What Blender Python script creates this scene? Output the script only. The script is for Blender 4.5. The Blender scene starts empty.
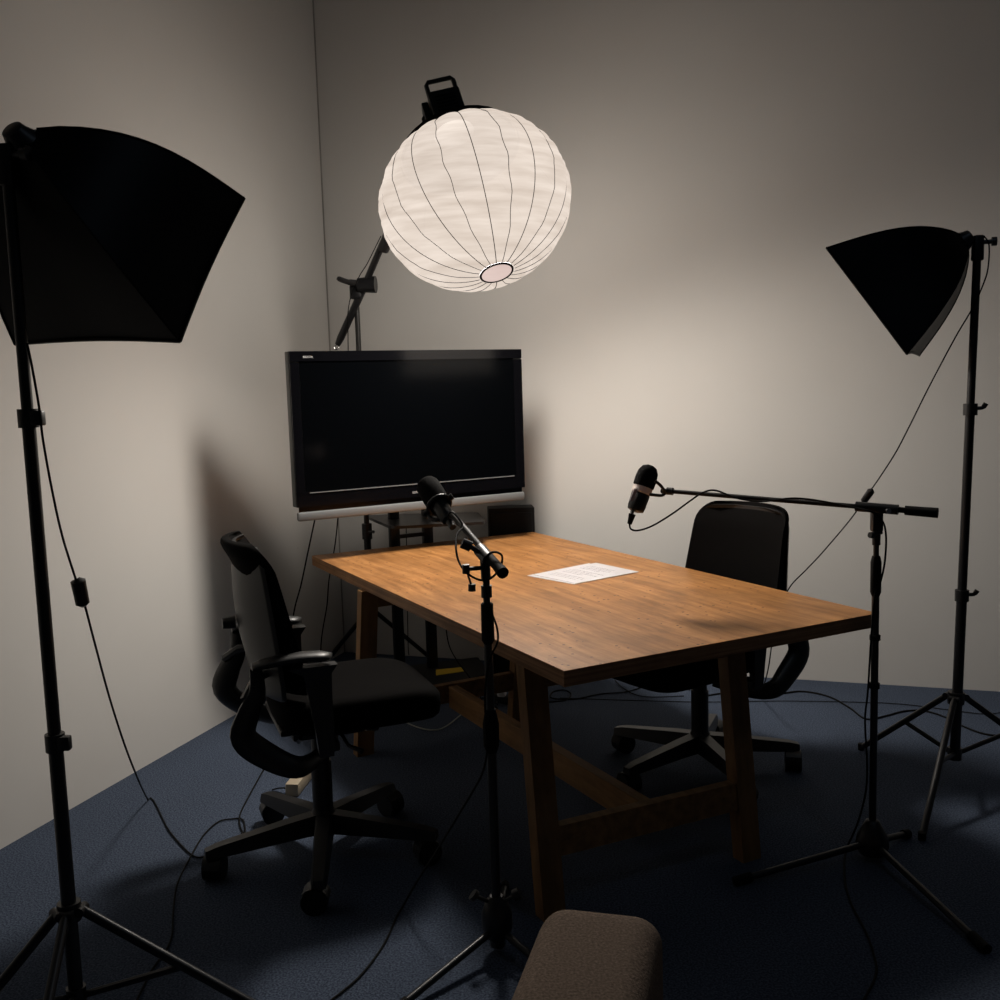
import bpy, bmesh, math, random
from mathutils import Vector, Matrix
V = Vector
PI = math.pi
random.seed(4)
scene = bpy.context.scene
COL = scene.collection

# ---------------------------------------------------------------- camera
PITCH, ROLL, F, HCAM = 0.11491, -0.02986, 1.00005, 1.55
cp, sp, cr, sr = math.cos(PITCH), math.sin(PITCH), math.cos(ROLL), math.sin(ROLL)
FWD = V((0, cp, -sp)); UP0 = V((0, sp, cp)); RT0 = V((1, 0, 0))
RT = RT0 * cr + UP0 * sr
UP = UP0 * cr - RT0 * sr
CAMP = V((0, 0, HCAM))

def ray(px, py):
    return FWD + RT * ((px - 500) / (1000 * F)) - UP * ((py - 500) / (1000 * F))
def at(px, py, Y):
    d = ray(px, py); return CAMP + d * (Y / d.y)
def fl(px, py, z=0.0):
    d = ray(px, py); return CAMP + d * ((z - HCAM) / d.z)

cam = bpy.data.cameras.new('camera'); camo = bpy.data.objects.new('camera', cam); COL.objects.link(camo)
cam.sensor_width = 36; cam.lens = 36 * F; cam.clip_start = 0.05
camo.matrix_world = Matrix.Translation(CAMP) @ Matrix((RT, UP, -FWD)).transposed().to_4x4()
scene.camera = camo

# ---------------------------------------------------------------- materials
def newmat(name):
    m = bpy.data.materials.new(name); m.use_nodes = True
    return m, m.node_tree, m.node_tree.nodes['Principled BSDF']
def mat(name, col, rough=.5, metal=0, bump=0, bscale=200, spec=.5, noise=0, nscale=20, sheen=0, coat=0):
    m, nt, b = newmat(name)
    b.inputs['Base Color'].default_value = (*col, 1)
    b.inputs['Roughness'].default_value = rough
    b.inputs['Metallic'].default_value = metal
    b.inputs['Specular IOR Level'].default_value = spec
    b.inputs['Sheen Weight'].default_value = sheen
    b.inputs['Coat Weight'].default_value = coat
    tc = nt.nodes.new('ShaderNodeTexCoord')
    if noise:
        n = nt.nodes.new('ShaderNodeTexNoise'); n.inputs['Scale'].default_value = nscale; n.inputs['Detail'].default_value = 4
        nt.links.new(tc.outputs['Object'], n.inputs['Vector'])
        r = nt.nodes.new('ShaderNodeMapRange'); r.inputs[3].default_value = 1 - noise; r.inputs[4].default_value = 1 + noise
        nt.links.new(n.outputs['Fac'], r.inputs[0])
        x = nt.nodes.new('ShaderNodeVectorMath'); x.operation = 'SCALE'; x.inputs[0].default_value = col
        nt.links.new(r.outputs[0], x.inputs['Scale']); nt.links.new(x.outputs[0], b.inputs['Base Color'])
    if bump:
        n = nt.nodes.new('ShaderNodeTexNoise'); n.inputs['Scale'].default_value = bscale; n.inputs['Detail'].default_value = 3
        nt.links.new(tc.outputs['Object'], n.inputs['Vector'])
        bp = nt.nodes.new('ShaderNodeBump'); bp.inputs['Strength'].default_value = bump; bp.inputs['Distance'].default_value = .002
        nt.links.new(n.outputs['Fac'], bp.inputs['Height']); nt.links.new(bp.outputs[0], b.inputs['Normal'])
    return m

def wall_mat():
    m, nt, b = newmat('painted_wall')
    b.inputs['Roughness'].default_value = .75; b.inputs['Specular IOR Level'].default_value = .25
    tc = nt.nodes.new('ShaderNodeTexCoord')
    n = nt.nodes.new('ShaderNodeTexNoise'); n.inputs['Scale'].default_value = .9; n.inputs['Detail'].default_value = 5
    nt.links.new(tc.outputs['Object'], n.inputs['Vector'])
    rp = nt.nodes.new('ShaderNodeValToRGB')
    rp.color_ramp.elements[0].position = .3; rp.color_ramp.elements[0].color = (.60, .58, .55, 1)
    rp.color_ramp.elements[1].position = .7; rp.color_ramp.elements[1].color = (.645, .625, .595, 1)
    nt.links.new(n.outputs['Fac'], rp.inputs[0])
    # a few scuff specks
    v = nt.nodes.new('ShaderNodeTexVoronoi'); v.inputs['Scale'].default_value = 2.3
    nt.links.new(tc.outputs['Object'], v.inputs['Vector'])
    lt = nt.nodes.new('ShaderNodeMath'); lt.operation = 'LESS_THAN'; lt.inputs[1].default_value = .018
    nt.links.new(v.outputs['Distance'], lt.inputs[0])
    mx = nt.nodes.new('ShaderNodeMixRGB'); mx.inputs['Color2'].default_value = (.25, .23, .21, 1)
    sc = nt.nodes.new('ShaderNodeMath'); sc.operation = 'MULTIPLY'; sc.inputs[1].default_value = .5
    nt.links.new(lt.outputs[0], sc.inputs[0]); nt.links.new(sc.outputs[0], mx.inputs['Fac'])
    nt.links.new(rp.outputs[0], mx.inputs['Color1']); nt.links.new(mx.outputs[0], b.inputs['Base Color'])
    n2 = nt.nodes.new('ShaderNodeTexNoise'); n2.inputs['Scale'].default_value = 7; n2.inputs['Detail'].default_value = 8
    nt.links.new(tc.outputs['Object'], n2.inputs['Vector'])
    bp = nt.nodes.new('ShaderNodeBump'); bp.inputs['Strength'].default_value = .25; bp.inputs['Distance'].default_value = .004
    nt.links.new(n2.outputs['Fac'], bp.inputs['Height']); nt.links.new(bp.outputs[0], b.inputs['Normal'])
    return m

def carpet_mat():
    m, nt, b = newmat('blue_carpet')
    b.inputs['Roughness'].default_value = .95; b.inputs['Specular IOR Level'].default_value = .1
    tc = nt.nodes.new('ShaderNodeTexCoord')
    n = nt.nodes.new('ShaderNodeTexNoise'); n.inputs['Scale'].default_value = 170; n.inputs['Detail'].default_value = 2
    nt.links.new(tc.outputs['Object'], n.inputs['Vector'])
    rp = nt.nodes.new('ShaderNodeValToRGB')
    rp.color_ramp.elements[0].position = .38; rp.color_ramp.elements[0].color = (.030, .040, .063, 1)
    rp.color_ramp.elements[1].position = .66; rp.color_ramp.elements[1].color = (.084, .106, .150, 1)
    nt.links.new(n.outputs['Fac'], rp.inputs[0])
    n3 = nt.nodes.new('ShaderNodeTexNoise'); n3.inputs['Scale'].default_value = 2.2; n3.inputs['Detail'].default_value = 4
    nt.links.new(tc.outputs['Object'], n3.inputs['Vector'])
    r3 = nt.nodes.new('ShaderNodeMapRange'); r3.inputs[3].default_value = .8; r3.inputs[4].default_value = 1.2
    nt.links.new(n3.outputs['Fac'], r3.inputs[0])
    x = nt.nodes.new('ShaderNodeVectorMath'); x.operation = 'SCALE'
    nt.links.new(rp.outputs[0], x.inputs[0]); nt.links.new(r3.outputs[0], x.inputs['Scale'])
    nt.links.new(x.outputs[0], b.inputs['Base Color'])
    bp = nt.nodes.new('ShaderNodeBump'); bp.inputs['Strength'].default_value = .6; bp.inputs['Distance'].default_value = .004
    nt.links.new(n.outputs['Fac'], bp.inputs['Height']); nt.links.new(bp.outputs[0], b.inputs['Normal'])
    return m

def wood_mat(name, c0, c1, rough=.42, axis='Y', specks=True, edge=False, spec=.4):
    m, nt, b = newmat(name)
    b.inputs['Roughness'].default_value = rough; b.inputs['Specular IOR Level'].default_value = spec
    tc = nt.nodes.new('ShaderNodeTexCoord')
    mp = nt.nodes.new('ShaderNodeMapping')
    s = {'X': (2.2, 26, 26), 'Y': (26, 2.2, 26), 'Z': (14, 14, 1.2)}[axis]
    if edge: s = (1.5, 1.5, 90)
    mp.inputs['Scale'].default_value = s
    nt.links.new(tc.outputs['Object'], mp.inputs['Vector'])
    n0 = nt.nodes.new('ShaderNodeTexNoise'); n0.inputs['Scale'].default_value = 1.6; n0.inputs['Detail'].default_value = 3
    nt.links.new(tc.outputs['Object'], n0.inputs['Vector'])
    ad = nt.nodes.new('ShaderNodeVectorMath'); ad.operation = 'MULTIPLY_ADD'
    ad.inputs[1].default_value = (1.8, 1.8, 0 if edge else 1.8); nt.links.new(n0.outputs['Color'], ad.inputs[0]); nt.links.new(mp.outputs[0], ad.inputs[2])
    n = nt.nodes.new('ShaderNodeTexNoise'); n.inputs['Scale'].default_value = 1.3; n.inputs['Detail'].default_value = 7; n.inputs['Roughness'].default_value = .62
    nt.links.new(ad.outputs[0], n.inputs['Vector'])
    rp = nt.nodes.new('ShaderNodeValToRGB')
    rp.color_ramp.elements[0].position = .34; rp.color_ramp.elements[0].color = (*c0, 1)
    rp.color_ramp.elements[1].position = .66; rp.color_ramp.elements[1].color = (*c1, 1)
    nt.links.new(n.outputs['Fac'], rp.inputs[0])
    out = rp.outputs[0]
    # broad worn patches
    n4 = nt.nodes.new('ShaderNodeTexNoise'); n4.inputs['Scale'].default_value = 5.5; n4.inputs['Detail'].default_value = 8; n4.inputs['Roughness'].default_value = .65
    nt.links.new(tc.outputs['Object'], n4.inputs['Vector'])
    r4 = nt.nodes.new('ShaderNodeMapRange'); r4.inputs[1].default_value = .3; r4.inputs[2].default_value = .7; r4.inputs[3].default_value = .76; r4.inputs[4].default_value = 1.2
    nt.links.new(n4.outputs['Fac'], r4.inputs[0])
    x = nt.nodes.new('ShaderNodeVectorMath'); x.operation = 'SCALE'
    nt.links.new(out, x.inputs[0]); nt.links.new(r4.outputs[0], x.inputs['Scale']); out = x.outputs[0]
    if specks:
        v = nt.nodes.new('ShaderNodeTexVoronoi'); v.inputs['Scale'].default_value = 30
        nt.links.new(tc.outputs['Object'], v.inputs['Vector'])
        lt = nt.nodes.new('ShaderNodeMath'); lt.operation = 'LESS_THAN'; lt.inputs[1].default_value = .15
        nt.links.new(v.outputs['Distance'], lt.inputs[0])
        gt = nt.nodes.new('ShaderNodeMath'); gt.operation = 'GREATER_THAN'; gt.inputs[1].default_value = .50
        nt.links.new(n4.outputs['Fac'], gt.inputs[0])
        ml = nt.nodes.new('ShaderNodeMath'); ml.operation = 'MULTIPLY'
        nt.links.new(lt.outputs[0], ml.inputs[0]); nt.links.new(gt.outputs[0], ml.inputs[1])
        mx = nt.nodes.new('ShaderNodeMixRGB'); mx.inputs['Color2'].default_value = (.07, .028, .012, 1)
        nt.links.new(ml.outputs[0], mx.inputs['Fac']); nt.links.new(out, mx.inputs['Color1']); out = mx.outputs[0]
    nt.links.new(out, b.inputs['Base Color'])
    bp = nt.nodes.new('ShaderNodeBump'); bp.inputs['Strength'].default_value = .15; bp.inputs['Distance'].default_value = .002
    nt.links.new(n.outputs['Fac'], bp.inputs['Height']); nt.links.new(bp.outputs[0], b.inputs['Normal'])
    return m

def lantern_mat(name='lantern_cloth', LCOL0=(.66, .555, .47), LCOL1=(.90, .785, .69)):
    # thin white cloth: lamp light partly passes through; glow and fold shading painted as emission
    m = bpy.data.materials.new(name); m.use_nodes = True
    nt = m.node_tree; nt.nodes.clear()
    o = nt.nodes.new('ShaderNodeOutputMaterial')
    tr = nt.nodes.new('ShaderNodeBsdfTransparent'); tr.inputs['Color'].default_value = (1, .97, .93, 1)
    tl = nt.nodes.new('ShaderNodeEmission')
    df = nt.nodes.new('ShaderNodeBsdfDiffuse')
    tc = nt.nodes.new('ShaderNodeTexCoord')
    n = nt.nodes.new('ShaderNodeTexNoise'); n.inputs['Scale'].default_value = 5; n.inputs['Detail'].default_value = 4
    mp = nt.nodes.new('ShaderNodeMapping'); mp.inputs['Scale'].default_value = (.8, .8, 7)
    nt.links.new(tc.outputs['Object'], mp.inputs[0]); nt.links.new(mp.outputs[0], n.inputs['Vector'])
    rp = nt.nodes.new('ShaderNodeValToRGB')
    a, bcol = LCOL0, LCOL1
    rp.color_ramp.elements[0].position = .25; rp.color_ramp.elements[0].color = (*a, 1)
    rp.color_ramp.elements[1].position = .7; rp.color_ramp.elements[1].color = (*bcol, 1)
    nt.links.new(n.outputs['Fac'], rp.inputs[0]); nt.links.new(rp.outputs[0], tl.inputs['Color']); tl.inputs['Strength'].default_value = 1.0
    df.inputs['Color'].default_value = (.0, .0, .0, 1)
    ad = nt.nodes.new('ShaderNodeAddShader')
    nt.links.new(tl.outputs[0], ad.inputs[0]); nt.links.new(df.outputs[0], ad.inputs[1])
    mx = nt.nodes.new('ShaderNodeMixShader'); mx.inputs[0].default_value = .93
    nt.links.new(tr.outputs[0], mx.inputs[1]); nt.links.new(ad.outputs[0], mx.inputs[2])
    nt.links.new(mx.outputs[0], o.inputs['Surface'])
    return m

M = dict(
    wall=wall_mat(), carpet=carpet_mat(),
    ceiling=mat('ceiling_paint', (.10, .095, .09), .9),
    top=wood_mat('tabletop_veneer', (.225, .092, .024), (.405, .188, .061), .5, 'Y', spec=.3),
    ply=wood_mat('plywood_edge', (.18, .085, .035), (.36, .19, .085), .6, edge=True, specks=False),
    pine=wood_mat('stained_pine', (.15, .076, .026), (.29, .150, .055), .6, 'Z', specks=False),
    pinex=wood_mat('stained_pine_board', (.15, .076, .026), (.29, .150, .055), .6, 'Y', specks=False),
    plastic=mat('black_plastic', (.006, .006, .0065), .42, bump=.1, bscale=600),
    dull=mat('matte_black_plastic', (.0045, .0045, .005), .6, spec=.3),
    metal=mat('black_painted_steel', (.006, .006, .007), .38, spec=.45),
    greymetal=mat('dark_grey_metal', (.022, .021, .02), .4, .2),
    chrome=mat('chrome', (.6, .6, .6), .2, 1),
    fabric=mat('black_seat_fabric', (.0026, .0022, .0021), .9, bump=.5, bscale=500, spec=.05, noise=.25, nscale=60),
    shell=mat('dark_shell_plastic', (.019, .019, .019), .5, bump=.1, bscale=400),
    foam=mat('black_foam', (.0045, .004, .004), .95, bump=.6, bscale=500, spec=.1),
    nylon=mat('black_nylon', (.0014, .0016, .0022), .45, bump=.2, bscale=40, spec=.5),
    lining=mat('silver_lining', (.5, .5, .5), .4, .6),
    diffuser=mat('white_diffuser_cloth', (.7, .7, .68), .8),
    screen=mat('tv_screen_glass', (.0012, .0015, .002), .12, spec=.3),
    gloss=mat('gloss_black_bezel', (.003, .003, .004), .10, spec=.6),
    silver=mat('brushed_silver', (.21, .22, .225), .45, .25),
    tvside=mat('grey_tv_side', (.10, .105, .10), .45),
    cornergap=mat('dark_corner_joint', (.30, .285, .26), .9, noise=.8, nscale=3), boomtube=mat('dark_boom_tube', (.014, .012, .011), .6, spec=.25), rubber=mat('cable_rubber', (.004, .004, .004), .75, spec=.15),
    white=mat('white_paper', (.50, .48, .485), .7),
    whitecable=mat('pale_cable', (.30, .31, .28), .5),
    print_=mat('printed_text', (.33, .32, .34), .8),
    cream=mat('cream_plastic', (.42, .35, .25), .5),
    yellow=mat('yellow_label', (.62, .42, .02), .6),
    sofa=mat('brown_woven_fabric', (.125, .092, .070), .95, bump=1.0, bscale=260, spec=.1, noise=1.0, nscale=210),
    seam=mat('lantern_rib', (.01, .009, .010), .9, spec=.05),
    mark=mat('light_lettering', (.55, .55, .55), .6),
    bulb=mat('frosted_bulb', (.12, .11, .09), .8), lantern=lantern_mat(), ringc=lantern_mat('pink_ring_cloth', (.70, .54, .49), (.80, .63, .58)),
)

# ---------------------------------------------------------------- mesh helpers
class B:
    def __init__(s): s.v = []; s.f = []; s.mi = []; s.cur = 0
    def add(s, vs, fs):
        o = len(s.v); s.v += [V(p) for p in vs]
        for f in fs: s.f.append([i + o for i in f]); s.mi.append(s.cur)
        return s
    def box(s, c, size, R=None, bev=0.0, seg=2):
        bm = bmesh.new(); bmesh.ops.create_cube(bm, size=1)
        for v in bm.verts: v.co = V((v.co.x * size[0], v.co.y * size[1], v.co.z * size[2]))
        if bev: bmesh.ops.bevel(bm, geom=bm.edges[:], offset=bev, segments=seg, profile=.5, affect='EDGES')
        R = R or Matrix.Identity(3); c = V(c)
        bm.verts.index_update()
        s.add([R @ v.co + c for v in bm.verts], [[v.index for v in f.verts] for f in bm.faces]); bm.free(); return s
    def hexa(s, b, t):      # four bottom and four top corners (same order)
        return s.add(list(b) + list(t), [[3, 2, 1, 0], [4, 5, 6, 7], [0, 1, 5, 4], [1, 2, 6, 5], [2, 3, 7, 6], [3, 0, 4, 7]])
    def rings(s, rings, cap=True, close=False):
        n = len(rings[0]); vs = [p for r in rings for p in r]; fs = []
        m = len(rings)
        for i in range(m if close else m - 1):
            a = i * n; b = ((i + 1) % m) * n
            for j in range(n): fs.append([a + j, a + (j + 1) % n, b + (j + 1) % n, b + j])
        if cap and not close: fs.append(list(range(n))[::-1]); fs.append([(m - 1) * n + j for j in range(n)])
        return s.add(vs, fs)
    def tube(s, pts, r, n=10, cap=True, close=False, flat=None, ref=None):
        pts = [V(p) for p in pts]; m = len(pts)
        rr = r if isinstance(r, (list, tuple)) else [r] * m
        t0 = (pts[1] - pts[0]).normalized()
        u = V(ref) if ref else (V((0, 0, 1)) if abs(t0.z) < .9 else V((1, 0, 0)))
        u = (u - t0 * u.dot(t0)).normalized(); out = []
        for i in range(m):
            if close: t = (pts[(i + 1) % m] - pts[i - 1])
            else: t = pts[min(i + 1, m - 1)] - pts[max(i - 1, 0)]
            t.normalize(); u = (u - t * u.dot(t)).normalized(); w = t.cross(u)
            k = flat or 1
            out.append([pts[i] + (u * math.cos(2 * PI * j / n) * k + w * math.sin(2 * PI * j / n)) * rr[i] for j in range(n)])
        return s.rings(out, cap, close)
    def cyl(s, a, b, r0, r1=None, n=16, cap=True): return s.tube([a, b], [r0, r0 if r1 is None else r1], n, cap)
    def lathe(s, prof, o=(0, 0, 0), axis=(0, 0, 1), n=24, cap=True):
        ax = V(axis).normalized(); u = ax.orthogonal().normalized(); w = ax.cross(u); o = V(o)
        return s.rings([[o + ax * z + (u * math.cos(2 * PI * j / n) + w * math.sin(2 * PI * j / n)) * max(r, 1e-4) for j in range(n)] for r, z in prof], cap)
    def torus(s, c, axis, R, r, n=32, k=8):
        ax = V(axis).normalized(); u = ax.orthogonal().normalized(); w = ax.cross(u); c = V(c)
        return s.tube([c + (u * math.cos(2 * PI * j / n) + w * math.sin(2 * PI * j / n)) * R for j in range(n)], r, k, False, True, ref=ax)
    def grid(s, P):         # P[i][j] points, open sheet
        a, b = len(P), len(P[0])
        return s.add([p for r in P for p in r], [[i * b + j, (i + 1) * b + j, (i + 1) * b + j + 1, i * b + j + 1] for i in range(a - 1) for j in range(b - 1)])
    def sheet(s, P, Q):     # closed solid between two grids of the same size
        a, b = len(P), len(P[0]); o = a * b
        fs = [[i * b + j, (i + 1) * b + j, (i + 1) * b + j + 1, i * b + j + 1] for i in range(a - 1) for j in range(b - 1)]
        fs += [[o + k for k in f[::-1]] for f in fs]
        bd = [i * b for i in range(a)] + [(a - 1) * b + j for j in range(1, b)] + [i * b + b - 1 for i in range(a - 2, -1, -1)] + [j for j in range(b - 2, 0, -1)]
        for i in range(len(bd)):
            x, y = bd[i], bd[(i + 1) % len(bd)]; fs.append([x, o + x, o + y, y])
        return s.add([p for r in P for p in r] + [p for r in Q for p in r], fs)

def smoothpts(p, k=6):
    p = [V(q) for q in p]; out = []
    for i in range(len(p) - 1):
        a = p[max(i - 1, 0)]; b = p[i]; c = p[i + 1]; d = p[min(i + 2, len(p) - 1)]
        for j in range(k):
            t = j / k
            out.append(((b * 2) + (c - a) * t + (a * 2 - b * 5 + c * 4 - d) * t * t + (b * 3 - a - c * 3 + d) * t ** 3) * .5)
    return out + [p[-1]]

def root_matrix(o):
    while o.parent: o = o.parent
    return Matrix.Translation(o.location) @ o.rotation_euler.to_matrix().to_4x4()

def obj(name, b, m, parent=None, local=False, loc=None, sharp=38, sub=0, label=None):
    mats = m if isinstance(m, (list, tuple)) else [m]
    if parent is not None: inv = Matrix.Identity(4) if local else root_matrix(parent).inverted()
    else: inv = Matrix.Translation(-V(loc)) if loc is not None else Matrix.Identity(4)
    me = bpy.data.meshes.new(name)
    me.from_pydata([inv @ p for p in b.v], [], b.f)
    for k in mats: me.materials.append(M[k])
    me.polygons.foreach_set('material_index', b.mi)
    me.update()
    bm = bmesh.new(); bm.from_mesh(me)
    bmesh.ops.remove_doubles(bm, verts=bm.verts, dist=1e-5)
    bmesh.ops.recalc_face_normals(bm, faces=bm.faces)
    for f in bm.faces: f.smooth = True
    for e in bm.edges:
        if len(e.link_faces) == 2 and e.calc_face_angle(0) > math.radians(sharp): e.smooth = False
    bm.to_mesh(me); bm.free()
    o = bpy.data.objects.new(name, me); COL.objects.link(o)
    if parent is not None: o.parent = parent
    elif loc is not None: o.location = V(loc)
    if sub:
        md = o.modifiers.new('sub', 'SUBSURF'); md.levels = sub; md.render_levels = sub
    if label: o['label'] = label
    return o
def thing(name, label, cat, loc=(0, 0, 0), rotz=0, group=None):
    o = bpy.data.objects.new(name, None); COL.objects.link(o); o.location = V(loc); o.rotation_euler = (0, 0, rotz)
    o.empty_display_size = .1
    o['label'] = label; o['category'] = cat
    if group: o['group'] = group
    return o
def tag(o, label, cat, group=None):
    o['label'] = label; o['category'] = cat
    if group: o['group'] = group
    return o
def struct(o): o['kind'] = 'structure'; return o

# ---------------------------------------------------------------- the room
YR = -0.31767
CX, CY = -0.95045, 5.80156
C0 = V((CX, CY, 0)); RA = V((math.cos(YR), math.sin(YR), 0)); RB = V((-math.sin(YR), math.cos(YR), 0))
def room(a, b, z=0): return C0 + RA * a + RB * b + V((0, 0, z))
WH = 4.3
Rroom = Matrix.Rotation(YR, 3, 'Z')
struct(obj('floor', B().box(room(3.4, -3.8, -.05), (7.2, 8.0, .1), Rroom), 'carpet', loc=room(3, -3)))
struct(obj('wall_left', B().box(room(-.05, -3.85, WH / 2), (.1, 7.9, WH), Rroom), 'wall', loc=room(0, -3)))
struct(obj('wall_back', B().box(room(3.45, .05, WH / 2), (7.1, .1, WH), Rroom), 'wall', loc=room(3, 0)))

struct(obj('trim_1', B().box(room(.003, -.003, WH / 2), (.006, .006, WH), Rroom), 'cornergap', loc=room(0, 0)))

# ---------------------------------------------------------------- the table
YT = 0.4799
TH = .77; THK = .046
TO = V((.1603, 2.6515, 0)); TU = V((math.cos(YT), math.sin(YT), 0)); TV_ = V((-math.sin(YT), math.cos(YT), 0))
TW, TL = 1.204, 2.298
RT_ = Matrix.Rotation(YT, 3, 'Z')
def tb(u, v, z=0): return TO + TU * u + TV_ * v + V((0, 0, z))
tbl = thing('trestle_table', 'large orange-brown plywood table with a trestle frame of stained wood', 'table', tb(TW / 2, TL / 2), YT)
b = B(); b.box(tb(TW / 2, TL / 2, TH - THK / 2), (TW, TL, THK), RT_, bev=.0012, seg=1)
o = obj('tabletop', b, ['top', 'ply'], tbl)
for p in o.data.polygons:
    p.material_index = 0 if p.normal.z > .5 else 1
def tleg(u0, v0, u1, v1, w=.074, t=.050, zt=TH - THK):
    return B().hexa([tb(u0, v0), tb(u0 + w, v0), tb(u0 + w, v0 + t), tb(u0, v0 + t)],
                    [tb(u1, v1, zt), tb(u1 + w, v1, zt), tb(u1 + w, v1 + t, zt), tb(u1, v1 + t, zt)])
LEGS = [(-.023, .105, .004, .235), (.705, .085, .725, .19), (-.045, 1.64, -.02, 1.56), (.70, 1.64, .72, 1.56)]
for q in LEGS: obj('leg', tleg(*q), 'pine', tbl)
def legat(q, z):
    k = z / (TH - THK); return q[0] + (q[2] - q[0]) * k, q[1] + (q[3] - q[1]) * k
def crossbar(qa, qb, z0, z1, t=.035, off=.008):
    a0 = legat(qa, z0); b0 = legat(qb, z0); a1 = legat(qa, z1); b1 = legat(qb, z1); w = .078
    return B().hexa([tb(a0[0] + w * .8, a0[1] + off, z0), tb(b0[0] + .01, b0[1] + off, z0), tb(b0[0] + .01, b0[1] + off + t, z0), tb(a0[0] + w * .8, a0[1] + off + t, z0)],
                    [tb(a1[0] + w * .8, a1[1] + off, z1), tb(b1[0] + .01, b1[1] + off, z1), tb(b1[0] + .01, b1[1] + off + t, z1), tb(a1[0] + w * .8, a1[1] + off + t, z1)])
obj('crossbar', crossbar(LEGS[0], LEGS[1], .165, .25), 'pinex', tbl)
obj('crossbar', crossbar(LEGS[2], LEGS[3], .165, .25), 'pinex', tbl)
for qa, qb in ((LEGS[0], LEGS[1]), (LEGS[2], LEGS[3])):
    obj('top_rail', B().hexa([tb(qa[2] + .07, qa[3] + .005, .65), tb(qb[2] + .01, qb[3] + .005, .65), tb(qb[2] + .01, qb[3] + .04, .65), tb(qa[2] + .07, qa[3] + .04, .65)],
                             [tb(qa[2] + .07, qa[3] + .005, TH - THK), tb(qb[2] + .01, qb[3] + .005, TH - THK), tb(qb[2] + .01, qb[3] + .04, TH - THK), tb(qa[2] + .07, qa[3] + .04, TH - THK)]), 'pinex', tbl)
obj('stretcher', B().box(tb(.40, .89, .195), (.042, 1.46, .095), RT_, bev=.002, seg=1), 'pinex', tbl)

# papers
pz = TH + .0004
pc = [at(526, 575.5, 1), at(573, 583.8, 1), at(638, 572, 1), at(592, 563.2, 1)]
def ontable(px, py, z=TH): return fl(px, py, z)
def sheetobj(name, corners, z, m, label, cat, group):
    P = [ontable(*c, z) for c in corners]
    b = B().hexa([p for p in P], [p + V((0, 0, .0012)) for p in P])
    return tag(obj(name, b, m, loc=P[0]), label, cat, group)
sheetobj('paper_sheet', [(527, 575.8), (574, 584.5), (629, 573.5), (589, 563.5)], TH + .0006, 'white', 'lower white sheet of paper peeking out under the printed page on the table', 'paper', 'papers on the table')
ptop = thing('paper_sheet', 'upper printed white page lying on the wooden tabletop', 'paper', ontable(585, 574), 0, 'papers on the table')
P = [ontable(*c, TH + .0019) for c in [(534, 575.0), (576, 583.6), (639, 572), (596, 563.0)]]
obj('page', B().hexa(P, [p + V((0, 0, .0012)) for p in P]), 'white', ptop)
b = B()
P = [p + V((0, 0, .0014)) for p in P]
def onpage(s, t): return (P[0] * (1 - s) + P[1] * s) * (1 - t) + (P[3] * (1 - s) + P[2] * s) * t
for i in range(13):
    t = .14 + i * .056; L = .82 - .25 * random.random()
    if i in (3, 8): continue
    x = .12
    while x < L:
        w = .02 + .05 * random.random()
        q = [onpage(x, t), onpage(x + w, t), onpage(x + w, t + .014), onpage(x, t + .014)]
        b.hexa(q, [k + V((0, 0, .0002)) for k in q]); x += w + .015
obj('printed_text', b, 'print_', ptop)

# ---------------------------------------------------------------- television on a cart
tvL, tvR = V((at(288, 352, 4.42).x, 4.42, 0)), V((at(521.5, 351, 5.03).x, 5.03, 0))
ztop = (at(288, 352, 4.42).z + at(521.5, 351, 5.03).z) / 2 + .006
tw = (tvR - tvL).length; td = (tvR - tvL).normalized(); tn = V((td.y, -td.x, 0))    # tn faces the room
RTV = Matrix((td, -tn, V((0, 0, 1)))).transposed()
def tvp(x, z, d=0): return tvL + td * x + V((0, 0, ztop - z)) + tn * d
tv = thing('television', 'large black flat-screen television with a silver bar along its lower edge', 'television', tvp(tw / 2, .77, -.05), math.atan2(td.y, td.x))
HB = .69
b = B(); b.box(tvp(tw / 2, HB / 2, -.028), (tw, .044, HB), RTV, bev=.004)
b.box(tvp(tw / 2, HB / 2, -.11), (tw * .7, .06, HB * .7), RTV, bev=.02)
obj('housing', b, 'tvside', tv)
fw = .055
b = B()
for cx_, cz_, sx, sz in ((tw / 2, .022, tw, .044), (tw / 2, HB - .034, tw, .068), (.024, HB / 2, .048, HB - .1), (tw - .026, HB / 2, .052, HB - .1)):
    b.box(tvp(cx_, cz_, -.003), (sx - .006, .012, sz), RTV)
obj('bezel', b, 'gloss', tv)
obj('screen', B().box(tvp(tw / 2, (.044 + HB - .068) / 2, -.006), (tw - .098, .006, HB - .11), RTV), 'screen', tv)
obj('screen_trim', B().box(tvp(tw / 2, HB - .062, .005), (tw - .13, .004, .004), RTV), 'silver', tv)
obj('glass_strip', B().box(tvp(tw * .5, HB + .011, -.01), (tw - .03, .006, .026), RTV), 'gloss', tv)
obj('silver_bar', B().box(tvp(tw / 2, HB + .043, -.008), (tw - .012, .030, .040), RTV, bev=.008), 'silver', tv)
obj('bar_bracket', B().box(tvp(tw * .25, HB + .02, -.05), (.06, .03, .06), RTV), 'dull', tv)
obj('bar_bracket', B().box(tvp(tw * .75, HB + .02, -.05), (.06, .03, .06), RTV), 'dull', tv)
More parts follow.
